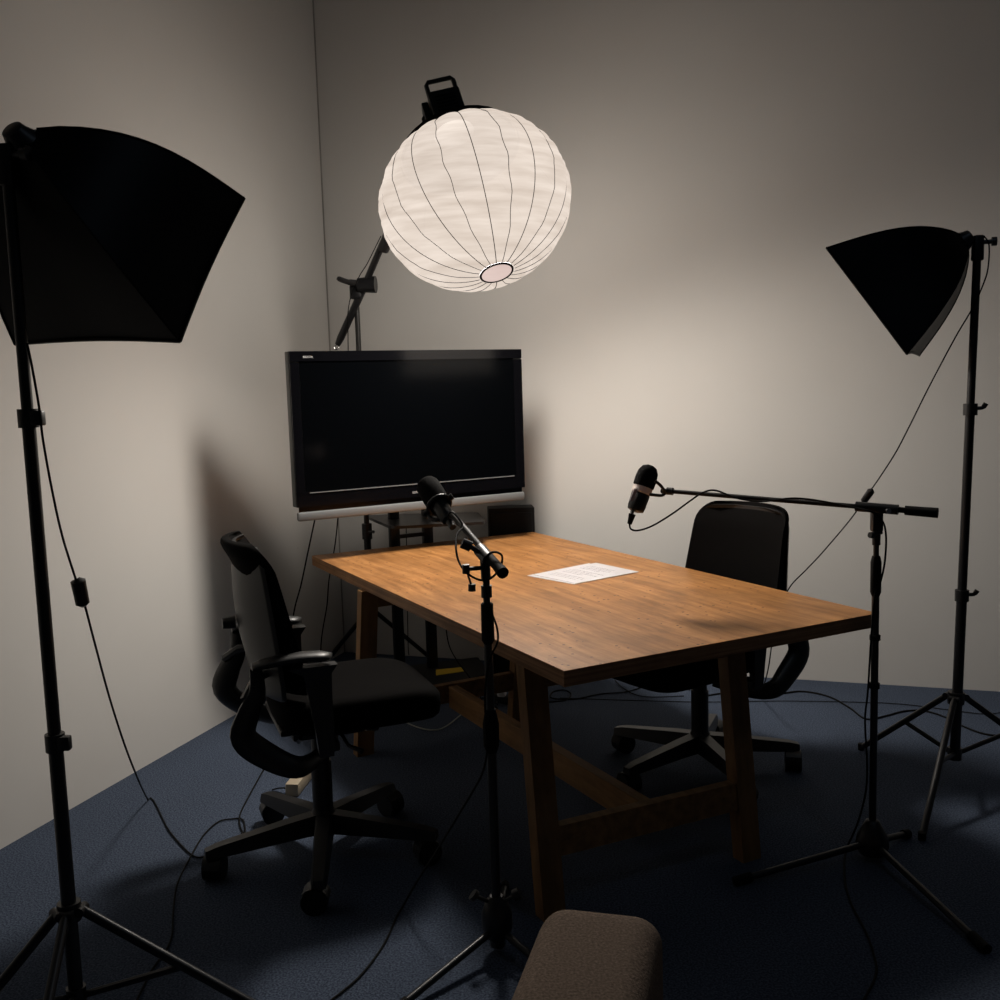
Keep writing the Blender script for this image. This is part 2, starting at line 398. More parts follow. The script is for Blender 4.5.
def text_mesh(body, size):
    cu = bpy.data.curves.new('t', 'FONT'); cu.body = body; cu.size = size; cu.extrude = .0006; cu.resolution_u = 2
    to = bpy.data.objects.new('t', cu); COL.objects.link(to)
    dg = bpy.context.evaluated_depsgraph_get(); dg.update()
    me = to.evaluated_get(dg).to_mesh()
    vs = [v.co.copy() for v in me.vertices]; fs = [list(p.vertices) for p in me.polygons]
    to.evaluated_get(dg).to_mesh_clear(); bpy.data.objects.remove(to); bpy.data.curves.remove(cu)
    return vs, fs
vs, fs = text_mesh('BRAVIA', .014)
b = B(); b.add([tvp(.065 + v.x, .030 - v.y, .0035 + v.z) for v in vs], fs); obj('logo_lettering', b, 'mark', tv)
vs, fs = text_mesh('SONY', .015)
b = B(); b.add([tvp(tw / 2 - .03 + v.x, HB - .018 - v.y, .0035 + v.z) for v in vs], fs); obj('logo_lettering', b, 'mark', tv)

cart = thing('tv_cart', 'black metal television cart with a tray, twin posts and a low base board', 'stand', tvp(tw / 2, 0, -.2) * 1, math.atan2(td.y, td.x))
cart.location.z = 0
def cpt(px, Y, z): q = at(px, 600, Y); return V((q.x, Y, z))
pA = fl(389, 640, .1); pAx = at(397, 600, 5.07); pBx = at(430, 600, 5.17)
tray_z = .885
for q in (pAx, pBx):
    obj('post', B().box(V((q.x, q.y, .82)), (.052, .035, 1.56), RTV, bev=.004), 'metal', cart)
obj('post_crossbar', B().box((pAx + pBx) / 2 * 1 + V((0, 0, .79 - (pAx.z + pBx.z) / 2)), (.15, .02, .02), RTV), 'metal', cart)
obj('mount_plate', B().box(V(((pAx.x + pBx.x) / 2, (pAx.y + pBx.y) / 2 - .06, 1.32)), (.45, .03, .30), RTV, bev=.004), 'metal', cart)
cn = [fl(391, 526.5, tray_z), fl(486, 521.5, tray_z), fl(478, 512, tray_z), fl(364, 515, tray_z)]
cc = sum(cn, V()) / 4
def rounded(cn, r, z, n=5):
    out = []
    for i in range(4):
        p, q, s_ = cn[i - 1], cn[i], cn[(i + 1) % 4]
        a = q + (p - q).normalized() * r; c = q + (s_ - q).normalized() * r
        for j in range(n + 1):
            t = j / n; out.append(V((*(a * (1 - t) ** 2 + q * 2 * t * (1 - t) + c * t * t).xy, z)))
    return out
obj('tray', B().rings([rounded(cn, .04, tray_z - .014), rounded(cn, .04, tray_z)]), 'metal', cart)
bz = .075
bc = [fl(432, 691, bz), fl(489, 674, bz), fl(489, 655, bz), fl(380, 662, bz)]
bc = [fl(398, 699, bz), fl(489, 673, bz), fl(478, 657, bz), fl(388, 668, bz)]
obj('base_board', B().rings([rounded(bc, .02, .0), rounded(bc, .02, bz)]), 'dull', cart)
yc = [fl(436, 675.5, bz), fl(464, 671.5, bz), fl(461, 667.5, bz), fl(436, 670, bz)]
obj('yellow_label', B().hexa(yc, [p + V((0, 0, .002)) for p in yc]), 'yellow', cart)

# black speaker cabinet between cart and back wall
spx = at(511, 520, 5.25)
spz = at(511, 508, 5.25).z
spa = math.radians(4); Rsp = Matrix.Rotation(spa, 3, 'Z'); cen = V((spx.x, 5.315, 0))
spk = thing('speaker_cabinet', 'tall black speaker cabinet behind the table, right of the television', 'speaker', cen, spa)
obj('cabinet', B().box(cen + V((0, 0, spz / 2)), (.243, .13, spz), Rsp, bev=.004), 'dull', spk)
obj('grille', B().box(cen + Rsp @ V((0, -.069, 0)) + V((0, 0, spz / 2)), (.215, .012, spz - .05), Rsp, bev=.004), 'dull', spk)

# ---------------------------------------------------------------- lantern light on its boom stand
LC = at(475.5, 203.5, 4.27); LR = .403
adn = V((.095, -.16, -.36)).normalized()      # axis towards the lower ring
aup = -adn
lu = aup.cross(V((1, 0, 0))).normalized(); lw = aup.cross(lu).normalized()
def sph(th, ph, k=1.0, off=0.0):
    g = abs(math.sin(10 * ph)) ; puff = 1 - .030 * (1 - g ** .6) * math.sin(th) ** 1.5
    r = LR * k * puff + off
    return LC + aup * (math.cos(th) * r * .85) + (lu * math.cos(ph) + lw * math.sin(ph)) * (math.sin(th) * r)
lamp = thing('lantern_lamp', 'glowing round white cloth lantern lamp hanging above the table', 'lamp', LC)
T0, T1 = math.radians(38), PI - math.asin(.075 / LR)
random.seed(9)
N = 160
Pg = []
for i in range(41):
    th = T0 + (T1 - T0) * i / 40
    row = []
    for j in range(N + 1):
        ph = 2 * PI * (j % N) / N
        cre = .0035 * math.sin(th * 34 + 3 * math.sin(ph * 3) + 2 * math.sin(ph * 7)) * max(0, 1 - abs(th - 1.25) / .7) * abs(math.sin(10 * ph))
        row.append(sph(th, ph, 1, cre))
    Pg.append(row)
b = B(); b.grid(Pg); obj('cloth_globe', b, 'lantern', lamp, sharp=180)
for k in range(20):
    ph = 2 * PI * k / 20
    wob = .010 if k % 2 else .0
    pts = []
    for i in range(33):
        th = T0 + (T1 - T0) * i / 32
        pts.append(sph(th, ph + wob * math.sin(th * 16 + k) * (1 if i > 1 else 0), 1, .001))
    obj('rib', B().tube(pts, .0013 if k % 2 else .0016, 6), 'seam', lamp)
rc = LC + adn * (LR * .85 * -math.cos(T1) + .0)
obj('bottom_ring', B().torus(rc, adn, .067, .005), 'seam', lamp)
obj('ring_cap', B().lathe([(.067, -.002), (.067, .002)], rc, adn), 'ringc', lamp, label='pinkish cloth disc closing the lower ring')
# black upper skirt, speed ring, lamp head
def ringpt(r, z, n=32): return [LC + aup * z + (lu * math.cos(2 * PI * j / n) + lw * math.sin(2 * PI * j / n)) * r for j in range(n)]
z0 = LR * .85 * math.cos(T0); r0 = LR * math.sin(T0)
b = B(); b.rings([ringpt(r0 * 1.05, z0 - .025), ringpt(r0 * 1.0, z0 + .02), ringpt(r0 * .72, z0 + .055), ringpt(r0 * .42, z0 + .085), ringpt(.085, z0 + .10)], cap=False)
b.rings([ringpt(r0 * 1.0, z0 - .02), ringpt(r0 * .955, z0 + .018), ringpt(r0 * .70, z0 + .052), ringpt(r0 * .40, z0 + .08), ringpt(.082, z0 + .095)], cap=False)
obj('upper_skirt', b, 'foam', lamp)
obj('speed_ring', B().lathe([(.088, z0 + .085), (.092, z0 + .09), (.092, z0 + .115), (.07, z0 + .13)], LC, aup), 'metal', lamp)
# lamp head box, turned so one face looks at the camera
hx = (RT - aup * RT.dot(aup)).normalized(); hy = aup.cross(hx)
RH = Matrix((hx, hy, aup)).transposed()
hz = z0 + .13
head = B(); head.box(LC + aup * (hz + .07), (.140, .125, .15), RH, bev=.010)
ho = obj('lamp_head', head, 'plastic', lamp)
b = B()
for i in range(6): b.box(LC + aup * (hz + .02 + i * .018) - hy * .064, (.09, .004, .006), RH)
obj('cooling_slots', b, 'dull', ho)
b = B()
b.tube([LC + aup * (hz + .13) - hx * .060 - hy * .03, LC + aup * (hz + .200) - hx * .060 - hy * .03, LC + aup * (hz + .215) - hx * .05 - hy * .03, LC + aup * (hz + .215) + hx * .05 - hy * .03, LC + aup * (hz + .200) + hx * .060 - hy * .03, LC + aup * (hz + .13) + hx * .060 - hy * .03], .010, 8)
obj('carry_handle', b, 'plastic', ho)
# yoke on left side of head
yk = LC + aup * (hz + .06) - hx * .10
obj('yoke', B().box(LC + aup * (hz + .06) - hx * .088, (.03, .07, .12), RH, bev=.006), 'metal', lamp)

PB = at(356.5, 300, 5.1)
boomstand = thing('boom_stand', 'tall black boom stand behind the television holding the lantern', 'light stand', V((PB.x, PB.y, 0)))
pzt = at(360, 283, 5.1).z
px_, py_ = PB.x, PB.y
obj('pole', B().cyl((px_, py_, .25), (px_, py_, pzt - .03), .0135), 'greymetal', boomstand)
obj('lower_pole', B().cyl((px_, py_, .12), (px_, py_, .80), .0185), 'metal', boomstand)
obj('collar', B().cyl((px_, py_, .78), (px_, py_, .86), .026).cyl((px_ + .01, py_ - .02, .82), (px_ + .04, py_ - .03, .82), .008), 'metal', boomstand)
tipA = at(337.5, 345, 5.1 + .03); tipB = yk
dirb = (at(385, 235, 5.0) - at(364, 288, 5.1)).normalized()
b0 = at(337.5, 345, 5.12); b1 = at(364, 287, 5.07); b2 = at(386, 236, 4.93); b3 = LC + aup * (hz + .06) - hx * .10
obj('boom', B().tube(smoothpts([b1, b2, at(425, 148, 4.70), b3], 5), .017, 12), 'metal', boomstand)
obj('boom_tail', B().tube([b0, b0 + (b1 - b0) * .12, b1], [.014, .019, .019], 12), 'metal', boomstand)
obj('hook_ring', B().torus(b0 + (b0 - b1).normalized() * .014, FWD, .011, .003), 'chrome', boomstand)
jc = at(365, 285, 5.06)
obj('pivot_joint', B().cyl(jc + V((-.035, .0, 0)), jc + V((.055, -.01, 0)), .035, .042).box(at(356, 292, 5.08), (.06, .05, .07), None, bev=.01), 'metal', boomstand)
obj('pivot_handle', B().tube(smoothpts([at(357, 283, 5.04), at(348, 282, 5.02), at(337, 278, 5.0)], 4), [.016] * 4 + [.013] * 4 + [.008], 8), 'plastic', boomstand)
kn = at(386, 243, 4.935)
obj('boom_clamp', B().cyl(kn - (b2 - b1).normalized() * .04, kn + (b2 - b1).normalized() * .04, .028).cyl(kn, kn + V((.07, -.02, .01)), .012), 'metal', boomstand)
hub = V((px_, py_, .42))
obj('leg_hub', B().cyl((px_, py_, .37), (px_, py_, .45), .034), 'metal', boomstand)
for f_ in (fl(318, 674), fl(440, 668), fl(350, 708)):
    f2 = V((f_.x, f_.y, .012)); dv = (f2 - hub); r_ = math.hypot(dv.x, dv.y)
    if r_ > .5: f2 = hub + dv * (.5 / r_); f2.z = .012
    lg = obj('leg', B().cyl(hub, f2, .012, n=10), 'metal', boomstand)
    obj('rubber_foot', B().cyl(f2 + V((0, 0, -.008)), f2 + V((0, 0, .02)), .017, n=10), 'rubber', lg)

LIGHT_W = 430
l = bpy.data.lights.new('lamp_light', 'POINT'); l.energy = LIGHT_W; l.shadow_soft_size = .34; l.color = (1, .955, .90)
lo = bpy.data.objects.new('lamp_light', l); COL.objects.link(lo); lo.location = LC
l = bpy.data.lights.new('lamp_beam', 'SPOT'); l.energy = 2300; l.shadow_soft_size = .19; l.color = (1, .955, .90); l.spot_size = PI; l.spot_blend = .72
lo = bpy.data.objects.new('lamp_beam', l); COL.objects.link(lo); lo.location = LC + aup * .02; lo.rotation_euler = adn.to_track_quat('-Z', 'Y').to_euler()
# added weak cool fill light overhead, unseen, meant for highlights on the softboxes
l = bpy.data.lights.new('cool_fill_light', 'AREA'); l.energy = 2.5; l.size = .25; l.color = (.62, .78, 1)
lo = bpy.data.objects.new('cool_fill_light', l); COL.objects.link(lo); lo.location = (1.5, 1.8, 3.9)

# ---------------------------------------------------------------- softboxes
def softbox(name, label, apex, corners, bulge, rdir):
    A = [V(c) for c in corners]     # 0 TR? order around the rim
    cen = sum(A, V()) / 4; n = (cen - apex).normalized()
    root = thing(name, label, 'softbox', apex)
    s = ((A[0] - A[3]) + (A[1] - A[2])).normalized(); t = n.cross(s).normalized()
    def sq(k, off=0):
        r = .042
        return apex + n * off + ((A[k] - cen).normalized()) * r
    NT, NS = 14, 10
    def rib(k, t_):
        a = sq(k, .02); e = A[k]
        out = (A[k] - cen); out = (out - n * out.dot(n)).normalized()
        perp = (out * n.dot((e - a).normalized()) - n * out.dot((e - a).normalized())).normalized()
        return a.lerp(e, t_) + perp * (bulge * math.sin(PI * t_ ** .85))
    sh = B()
    for k in range(4):
        k2 = (k + 1) % 4
        for side, off in ((0, 0.0), (1, .004)):
            P = []
            for i in range(NT + 1):
                t_ = i / NT; a = rib(k, t_); c = rib(k2, t_); row = []
                for j in range(NS + 1):
                    q = j / NS; p = a.lerp(c, q)
                    mid = (apex + n * (n.dot(p - apex))) - p; mid.normalize()
                    sag = .012 * math.sin(PI * q) * (t_ ** .8)
                    row.append(p + mid * (sag + off))
                P.append(row)
            sh.cur = side; sh.grid(P)
    fs = obj('fabric_shell', sh, ['nylon', 'lining'], root, sharp=50)
    for k in range(4):
        pts = [rib(k, i / 12) for i in range(13)]
        obj('rib', B().tube(pts, .0035, 6), 'nylon', root)
    e = [a + (cen - a).normalized() * .045 - n * .012 for a in A]
    obj('front_diffuser', B().hexa([p - n * .002 for p in e], e), 'diffuser', root)
    rim = B()
    for k in range(4):
        a, c = A[k], A[(k + 1) % 4]
        pts = [a.lerp(c, i / 8) + (cen - a.lerp(c, .5)).normalized() * .010 * math.sin(PI * i / 8) for i in range(9)]
        rim.tube(pts, .005, 6)
    obj('rim_piping', rim, 'nylon', root)
    obj('lamp_holder', B().lathe([(.016, -.012), (.024, -.008), (.028, .005), (.036, .02), (.046, .045)], apex, n, 20), 'plastic', root)
    return root, n

kL = 2.27 / 2.43
def scl(p, k): return CAMP + (V(p) - CAMP) * k
apL = scl((-1.112, 2.43, 2.171), kL)
csL = [scl(c, kL) for c in ((-.677, 2.821, 2.078), (-.791, 2.541, 1.682), (-1.297, 2.735, 1.698), (-1.183, 3.013, 2.097))]
sbL, nL = softbox('softbox', 'big black square softbox at the left edge, high on its stand', apL, csL, .056, 1)
sbL['group'] = 'black square softboxes'
kR = 3.66 / 3.76
apR = at(969, 237, 3.66)
csR = [scl(c, kR) for c in ((1.49, 4.267, 2.004), (1.741, 4.146, 1.618), (1.438, 3.529, 1.615), (1.195, 3.65, 2.000))]
sbR, nR = softbox('softbox', 'smaller-looking black softbox at the right, tilted down towards the table', apR, csR, .052, 1)
sbR['group'] = 'black square softboxes'

def light_stand(label, base, ztop, hubz, feet, collars, knob=V((1, 0, 0)), r=.0145, low=.09, lean=0.0, hook=True):
    x, y = base.x, base.y
    root = thing('light_stand', label, 'light stand', V((x, y, 0)), 0, 'tripod stands of the softboxes')
    zs = [low] + [c for c in collars] + [ztop]
    rr = [r * 1.25, r * 1.1, r * .95, r * .8]
    Lx = lambda z: x + lean * max(0, z - low)
    for i in range(len(zs) - 1):
        obj('pole_section', B().cyl((Lx(zs[i]), y, zs[i]), (Lx(zs[i + 1]), y, zs[i + 1]), rr[i]), 'metal', root)
    for c in collars:
        p = V((Lx(c), y, c))
        k = obj('collar', B().cyl(p - V((0, 0, .026)), p + V((0, 0, .016)), r * 1.65), 'plastic', root)
        if hook: obj('knob', B().tube(smoothpts([p + knob * .015, p + knob * .040, p + V((0, 0, .016)) + knob * .052], 3), [.007] * 4 + [.009] * 3, 8), 'plastic', k)
        else: obj('knob', B().box(p + knob * .026 - V((0, 0, .005)), (.030, .022, .034), None, bev=.004), 'plastic', k)
    hb = V((x, y, hubz))
    obj('leg_hub', B().cyl((x, y, hubz - .025), (x, y, hubz + .02), r * 2.0), 'plastic', root)
    obj('brace_hub', B().cyl((x, y, low - .01), (x, y, low + .035), r * 1.7), 'plastic', root)
    for f_ in feet:
        f2 = V((f_.x, f_.y, .010)); d = (f2 - hb); dh = V((d.x, d.y, 0)).normalized()
        a = hb + dh * r * 2.2
        lg = obj('leg', B().cyl(a, f2, .0118, n=10).cyl(a - dh.cross(V((0, 0, 1))) * .018, a + dh.cross(V((0, 0, 1))) * .018, .012, n=10), 'metal', root)
        obj('rubber_foot', B().cyl(f2 - V((0, 0, .008)), f2 + V((0, 0, .018)), .013, n=10), 'rubber', lg)
        m_ = a.lerp(f2, .48); lo_ = V((x, y, low + .015)) + dh * r * 1.6
        obj('brace', B().cyl(lo_, m_, .009, n=8), 'metal', root)
    top = V((Lx(ztop), y, ztop))
    k = obj('tilt_head', B().box(top + V((0, 0, -.02)), (.035, .035, .09), None, bev=.006).cyl(top + V((0, -.0, 0)), top + knob * .055, .008), 'plastic', root)
    obj('tilt_knob', B().cyl(top + knob * .045, top + knob * .062, .016, n=12), 'plastic', k)
    return root
bL = V((at(45, 620, 2.27).x, 2.27, 0))
hL = at(68, 910, 2.27).z
light_stand('black tripod stand at the left edge carrying the big softbox', bL, apL.z - .05, hL,
            [fl(292, 1030), fl(-120, 1136), fl(12, 1190)], [at(58, 740, 2.27).z, at(31, 416, 2.27).z], V((.95, -.3, 0)), .0135, low=.10, hook=False)
bR = V((at(955, 740, 3.66).x, 3.66, 0))
hR = at(955, 697, 3.66).z
light_stand('black tripod stand at the right edge carrying the down-tilted softbox', bR, apR.z - .02, hR,
            [fl(922, 840), fl(861, 750), fl(1062, 770)], [at(963, 594, 3.66).z, at(972, 408, 3.66).z], V((.95, -.3, 0)), .0150, low=.095, lean=.021)

# ---------------------------------------------------------------- office chairs
def superring(cx, cy, z, a, bb, n=32, e=3.2, dx=0):
    out = []
    for j in range(n):
        t = 2 * PI * j / n; c, s_ = math.cos(t), math.sin(t)
        out.append(V((cx + a * math.copysign(abs(c) ** (2 / e), c), cy + bb * math.copysign(abs(s_) ** (2 / e), s_), z)))
    return out
def make_chair(label, loc, face, star, armz=.745, drop=0.0, bs=0.0):
    r = thing('office_chair', label, 'chair', V((loc[0], loc[1], 0)), face, 'black office chairs at the table')
    # star base
    b = B(); sa = star - face
    b.lathe([(.02, .09), (.05, .095), (.05, .13), (.032, .17), (.032, .2)], (0, 0, 0))
    for k in range(5):
        a = sa + 2 * PI * k / 5; d = V((math.cos(a), math.sin(a), 0)); w = V((-d.y, d.x, 0))
        def rect(x, z0, z1, hw): return [d * x + w * hw + V((0, 0, z0)), d * x - w * hw + V((0, 0, z0)), d * x - w * hw * .7 + V((0, 0, z1)), d * x + w * hw * .7 + V((0, 0, z1))]
        b.rings([rect(.02, .090, .155, .034), rect(.12, .088, .145, .031), rect(.35, .080, .116, .025), rect(.388, .078, .106, .021)])
    st = obj('star_base', b, 'shell' if False else 'plastic', r, True)
    for k in range(5):
        a = sa + 2 * PI * k / 5; d = V((math.cos(a), math.sin(a), 0)); a2 = a + (1.1 + .5 * math.sin(k * 2.3)); h = V((math.cos(a2), math.sin(a2), 0)); x = V((-h.y, h.x, 0))
        c = d * .365 - h * .012 + V((0, 0, .040))
        cs = B()
        for s_ in (-1, 1): cs.cyl(c + x * s_ * .002, c + x * s_ * .031, .040, n=20)
        ca = obj('caster', cs, 'dull', r, True)
        hd = B(); P1 = []; 
        hood = []
        for s_ in (-.029, .029):
            hood.append([c + x * s_ + (h * math.cos(t) + V((0, 0, 1)) * math.sin(t)) * .044 for t in [PI * (.05 + .75 * i / 8) for i in range(9)]] )
        for s_ in (0, 1): pass
        hd.sheet(hood, [[p + (c - p).normalized() * .003 for p in row] for row in hood])
        hd.cyl(d * .365 + V((0, 0, .05)), d * .365 + V((0, 0, .085)), .011, n=10)
        obj('caster_hood', hd, 'plastic', ca, True)
    obj('gas_column', B().cyl((0, 0, .15), (0, 0, .33), .034).cyl((0, 0, .33), (0, 0, .44), .029), 'plastic', r, True)
    mech = B().box((.02, 0, .455), (.24, .15, .055), None, bev=.012).box((.0, 0, .495), (.30, .34, .02), None, bev=.006)
    mc = obj('tilt_mechanism', mech, 'plastic', r, True)
    obj('adjustment_lever', B().tube([(.05, -.06, .45), (.05, -.22, .445), (.08, -.27, .44)], [.006, .006, .009], 8), 'plastic', mc, True)
    obj('adjustment_lever', B().tube([(-.06, -.06, .46), (-.10, -.20, .475)], [.005, .007], 8), 'chrome', mc, True, label='short metal adjustment lever')
    obj('tension_knob', B().cyl((.15, -.03, .44), (.19, -.03, .435), .022, n=16), 'plastic', mc, True)
    # seat: upholstered pan with rolled front
    b = B(); rg = []
    for z, k in ((.485, .86), (.495, .94), (.510, .985), (.540, 1.0), (.570, .995), (.584, .97), (.592, .92), (.596, .80), (.597, .3)):
        ring = superring(.115, 0, z, .270 * k, .245 * k, e=4.2)
        for p in ring:
            f_ = max(0, (p.x - .22) / .16); p.z -= .022 * f_ ** 2
            p.z -= .010 * max(0, 1 - (p.y / .2) ** 2) * (1 if z > .58 else 0)
        rg.append(ring)
    b.rings(rg)
    obj('seat', b, 'fabric', r, True, sharp=60)
    # backrest cushion and shell : sheet over (y,z), x from profile
    def bx_(z): # centre line of the front of the cushion
        t = (z - .62) / .46
        return bs - .142 - .090 * t - .012 * t ** 2 - .5 * max(0, t - .84) ** 1.6
    NZ, NY = 26, 18
    F_, G_, S0, S1 = [], [], [], []
    for i in range(NZ + 1):
        t = .5 - .5 * math.cos(PI * i / NZ); z = .615 + .480 * t
        hw = .252 * (1 - .10 * t)
        # rounded corners
        e = min(t, 1 - t) / .14
        if e < 1: hw -= .075 * (1 - math.sqrt(max(0, 1 - (1 - e) ** 2)))
        rf, rg_, r0_, r1_ = [], [], [], []
        for j in range(NY + 1):
            y = -math.cos(PI * j / NY); wrap = .050 * abs(y) ** 2.2
            edge = (1 - abs(y) ** 6)
            ez = 1 - abs(2 * t - 1) ** 18
            x = bx_(z) + wrap
            th = .010 + (.036 + .022 * (1 - t)) * min(1, (edge * .7 + .3)) * (ez * .75 + .25)
            rf.append(V((x + .012, y * hw, z))); rg_.append(V((x + .012 - th, y * hw, z)))
            bow = .030 * (1 - abs(y) ** 2) * math.sin(PI * t)
            x2 = bs - .198 - .040 * t - .012 * t * t + wrap * .9 - bow
            r0_.append(V((x2, y * hw * 1.0, z - .012))); r1_.append(V((x2 - .012, y * hw * .98, z - .012)))
        F_.append(rf); G_.append(rg_); S0.append(r0_); S1.append(r1_)
    bk = obj('backrest', B().sheet(F_, G_), 'fabric', r, True, sharp=60)
    shl = obj('back_shell', B().sheet(S0, S1), 'shell', r, True, sharp=60, label='dark grey plastic shell behind the cushion')
    obj('height_knob', B().cyl((-.245, .03, .82), (-.285, .03, .82), .022, .018, 12), 'plastic', shl, True)
    for s_ in (-1, 1):
        Y = s_ * .262
        pts = smoothpts([(.03, s_ * .10, .445), (-.05, s_ * .20, .415), (-.12, Y, .420), (-.20, Y, .465), (-.270, Y, .535), (-.252, Y, .605), (-.222, Y - s_ * .01, armz - .08), (-.222, Y - s_ * .02, armz - .01)], 5)
        n_ = len(pts); rr = [.020 + .024 * math.sin(PI * (i / n_) ** 1.1) ** 1.5 for i in range(n_)]
        obj('back_bracket', B().tube(pts, rr, 12, flat=.55, ref=(0, 1, 0)), 'plastic', r, True)
        obj('bracket_link', B().tube([( -.262, Y, .645), (-.22, s_ * .20, .69), (bx_(.70) - .03, s_ * .17, .70)], [.016, .014, .012], 8), 'plastic', r, True)
        # arm post (tapered blade) and pad
        def rc(x, z, hx, hy): return [V((x - hx, Y - hy, z)), V((x + hx, Y - hy, z)), V((x + hx, Y + hy, z)), V((x - hx, Y + hy, z))]
        ar = obj('arm_post', B().rings([rc(-.028, .44, .022, .012), rc(-.03, .52, .028, .014), rc(-.038, .62, .034, .014), rc(-.045, armz - .045, .042, .016), rc(-.06, armz - .018, .075, .022)]).box((-.01, s_ * .20, .465), (.05, .14, .03), None, bev=.008), 'plastic', r, True)
        pad = []
        for i in range(15):
            t = i / 14; x = -.235 + .240 * t
            w_ = .034 * min(1, (math.sin(PI * min(1, max(.04, t) * 1.0)) * 3.2) ** .5) * (1 + .15 * t)
            zc = armz + .010 * math.sin(PI * t) + .004 * t; h_ = .015 * min(1, (math.sin(PI * max(.05, min(.95, t))) * 3) ** .5)
            pad.append([V((x, Y + w_ * math.cos(a), zc + h_ * math.sin(a))) for a in [2 * PI * q / 14 for q in range(14)]])
        obj('arm_pad', B().rings(pad), 'plastic', r, True, sharp=70)
    if drop:
        for o in r.children_recursive:
            if not o.name.startswith(('star_base', 'caster', 'gas_column')) and o.parent is r: o.location.z -= drop
    return r
make_chair('black office chair on the left side of the table, its back to the left wall', (-.62, 3.20), math.radians(21), math.radians(205), bs=.02)
make_chair('black office chair behind the table on the right, near the back wall', (.765, 3.83), math.radians(215), math.radians(142), armz=.715, drop=.05, bs=-.05)

# ---------------------------------------------------------------- microphone stands
def mic_stand(label, base, zc, boom_pts, feet, rotk, cw):
    x, y = base.x, base.y
    r = thing('microphone_stand', label, 'microphone stand', V((x, y, 0)), 0, 'tripod microphone stands')
    obj('base_hub', B().lathe([(.016, .02), (.030, .03), (.040, .055), (.040, .085), (.030, .115), (.020, .135), (.014, .14)], (x, y, 0)), 'plastic', r)
    for f_ in feet:
        d = V((f_.x - x, f_.y - y, 0)); dn = d.normalized()
        a = V((x, y, .062)) + dn * .03; e = V((f_.x, f_.y, .016))
        lg = obj('leg', B().cyl(a, e, .010, n=12), 'metal', r)
        obj('rubber_foot', B().cyl(a.lerp(e, .93), e + (e - a).normalized() * .012, .0145, n=12), 'rubber', lg)
    zm = zc * .60
    obj('lower_tube', B().cyl((x, y, .12), (x, y, zm), .0125), 'metal', r)
    obj('clutch_grip', B().lathe([(.014, zm - .01), (.019, zm), (.019, zm + .10), (.014, zm + .12)], (x, y, 0)) if rotk else B().lathe([(.014, zm - .02), (.018, zm - .01), (.018, zm + .02), (.014, zm + .03)], (x, y, 0)), 'rubber', r)
    obj('upper_tube', B().cyl((x, y, zm), (x, y, zc - .03), .009), 'greymetal' if not rotk else 'metal', r)
    return r
# stand C (near, centre)
bC = fl(496.5, 951)
cC = at(485.5, 556, 2.60)
bCv = V((at(490, 700, bC.y).x, bC.y, 0))
msC = thing('microphone_stand', 'black microphone stand in front of the table, boom reaching to the left seat', 'microphone stand', bCv, 0, 'tripod microphone stands')
x, y = bCv.x, bCv.y
def zpy(px, py, Y): return at(px, py, Y).z
obj('base_hub', B().lathe([(.012, .0), (.020, .005), (.020, .022), (.034, .035), (.042, .06), (.042, .10), (.030, .135), (.018, .15)], (x, y, .012)), 'plastic', msC)
for s_ in (-1, 1):
    kb = V((x + s_ * .052, y - .02, .17))
    obj('hub_knob', B().cyl(V((x, y, .135)), kb, .006, n=8).cyl(kb - V((.004, 0, 0)), kb + V((s_ * .012, 0, .008)), .016, n=12), 'plastic', msC)
for f_ in (fl(400, 1012), fl(560, 985), fl(505, 890)):
    a = V((x, y, .07)); e = V((f_.x, f_.y, .014)); a = a + (e - a).normalized() * .025
    lg = obj('leg', B().cyl(a, e, .010, n=12), 'metal', msC)
    obj('rubber_foot', B().cyl(a.lerp(e, .93), e + (e - a).normalized() * .012, .0135, n=12), 'rubber', lg)
zA, zB, zC_, zT = zpy(492, 745, y), zpy(486, 640, y), zpy(484, 604, y), zpy(484, 572, y)
obj('lower_tube', B().cyl((x, y, .14), (x, y, zA + .02), .0125), 'metal', msC)
obj('clutch', B().lathe([(.014, zA - .02), (.021, zA), (.022, zA + .06), (.014, zA + .10)], (x, y, 0)), 'rubber', msC)
obj('middle_tube', B().cyl((x, y, zA), (x, y, zB), .0115), 'metal', msC)
obj('upper_grip', B().lathe([(.012, zB - .01), (.0175, zB), (.0165, zC_), (.012, zC_ + .004)], (x, y, 0)), 'rubber', msC)
obj('upper_tube', B().cyl((x, y, zC_ - .01), (x, y, zT), .0095).cyl((x, y, zC_ + .018), (x, y, zC_ + .05), .0145), 'metal', msC)
# swivel + boom
e0 = at(500.8, 570.5, 2.50); clp = at(484.5, 555, 2.60); m0 = at(452, 514, 2.86)
bd = (m0 - e0).normalized()
obj('swivel_clamp', B().cyl((x, y, zT - .02), (clp.x, clp.y, clp.z), .013).cyl(clp - bd * .035, clp + bd * .035, .0185).cyl(clp, clp + V((-.045, -.005, .03)), .007, n=8), 'plastic', msC)
obj('clamp_knob', B().cyl(clp + V((-.035, -.005, .024)), clp + V((-.058, -.007, .035)), .014, n=10), 'plastic', msC)
q0 = at(466, 569, 2.585); 
obj('side_hanger', B().cyl((x, y, q0.z), q0, .006, n=8).cyl(q0 + V((0, 0, -.012)), q0 + V((0, 0, .012)), .010, n=10).cyl(q0, at(472, 587, 2.585), .003, n=6).cyl(at(472, 584, 2.585), at(472, 591, 2.585), .010, n=10), 'plastic', msC)
obj('boom', B().cyl(e0, m0, .0092), 'boomtube', msC)
obj('counterweight', B().cyl(e0 - bd * .01, e0 + bd * .085, .0138, .0125).cyl(e0 - bd * .016, e0 + bd * .004, .0155), 'rubber', msC)

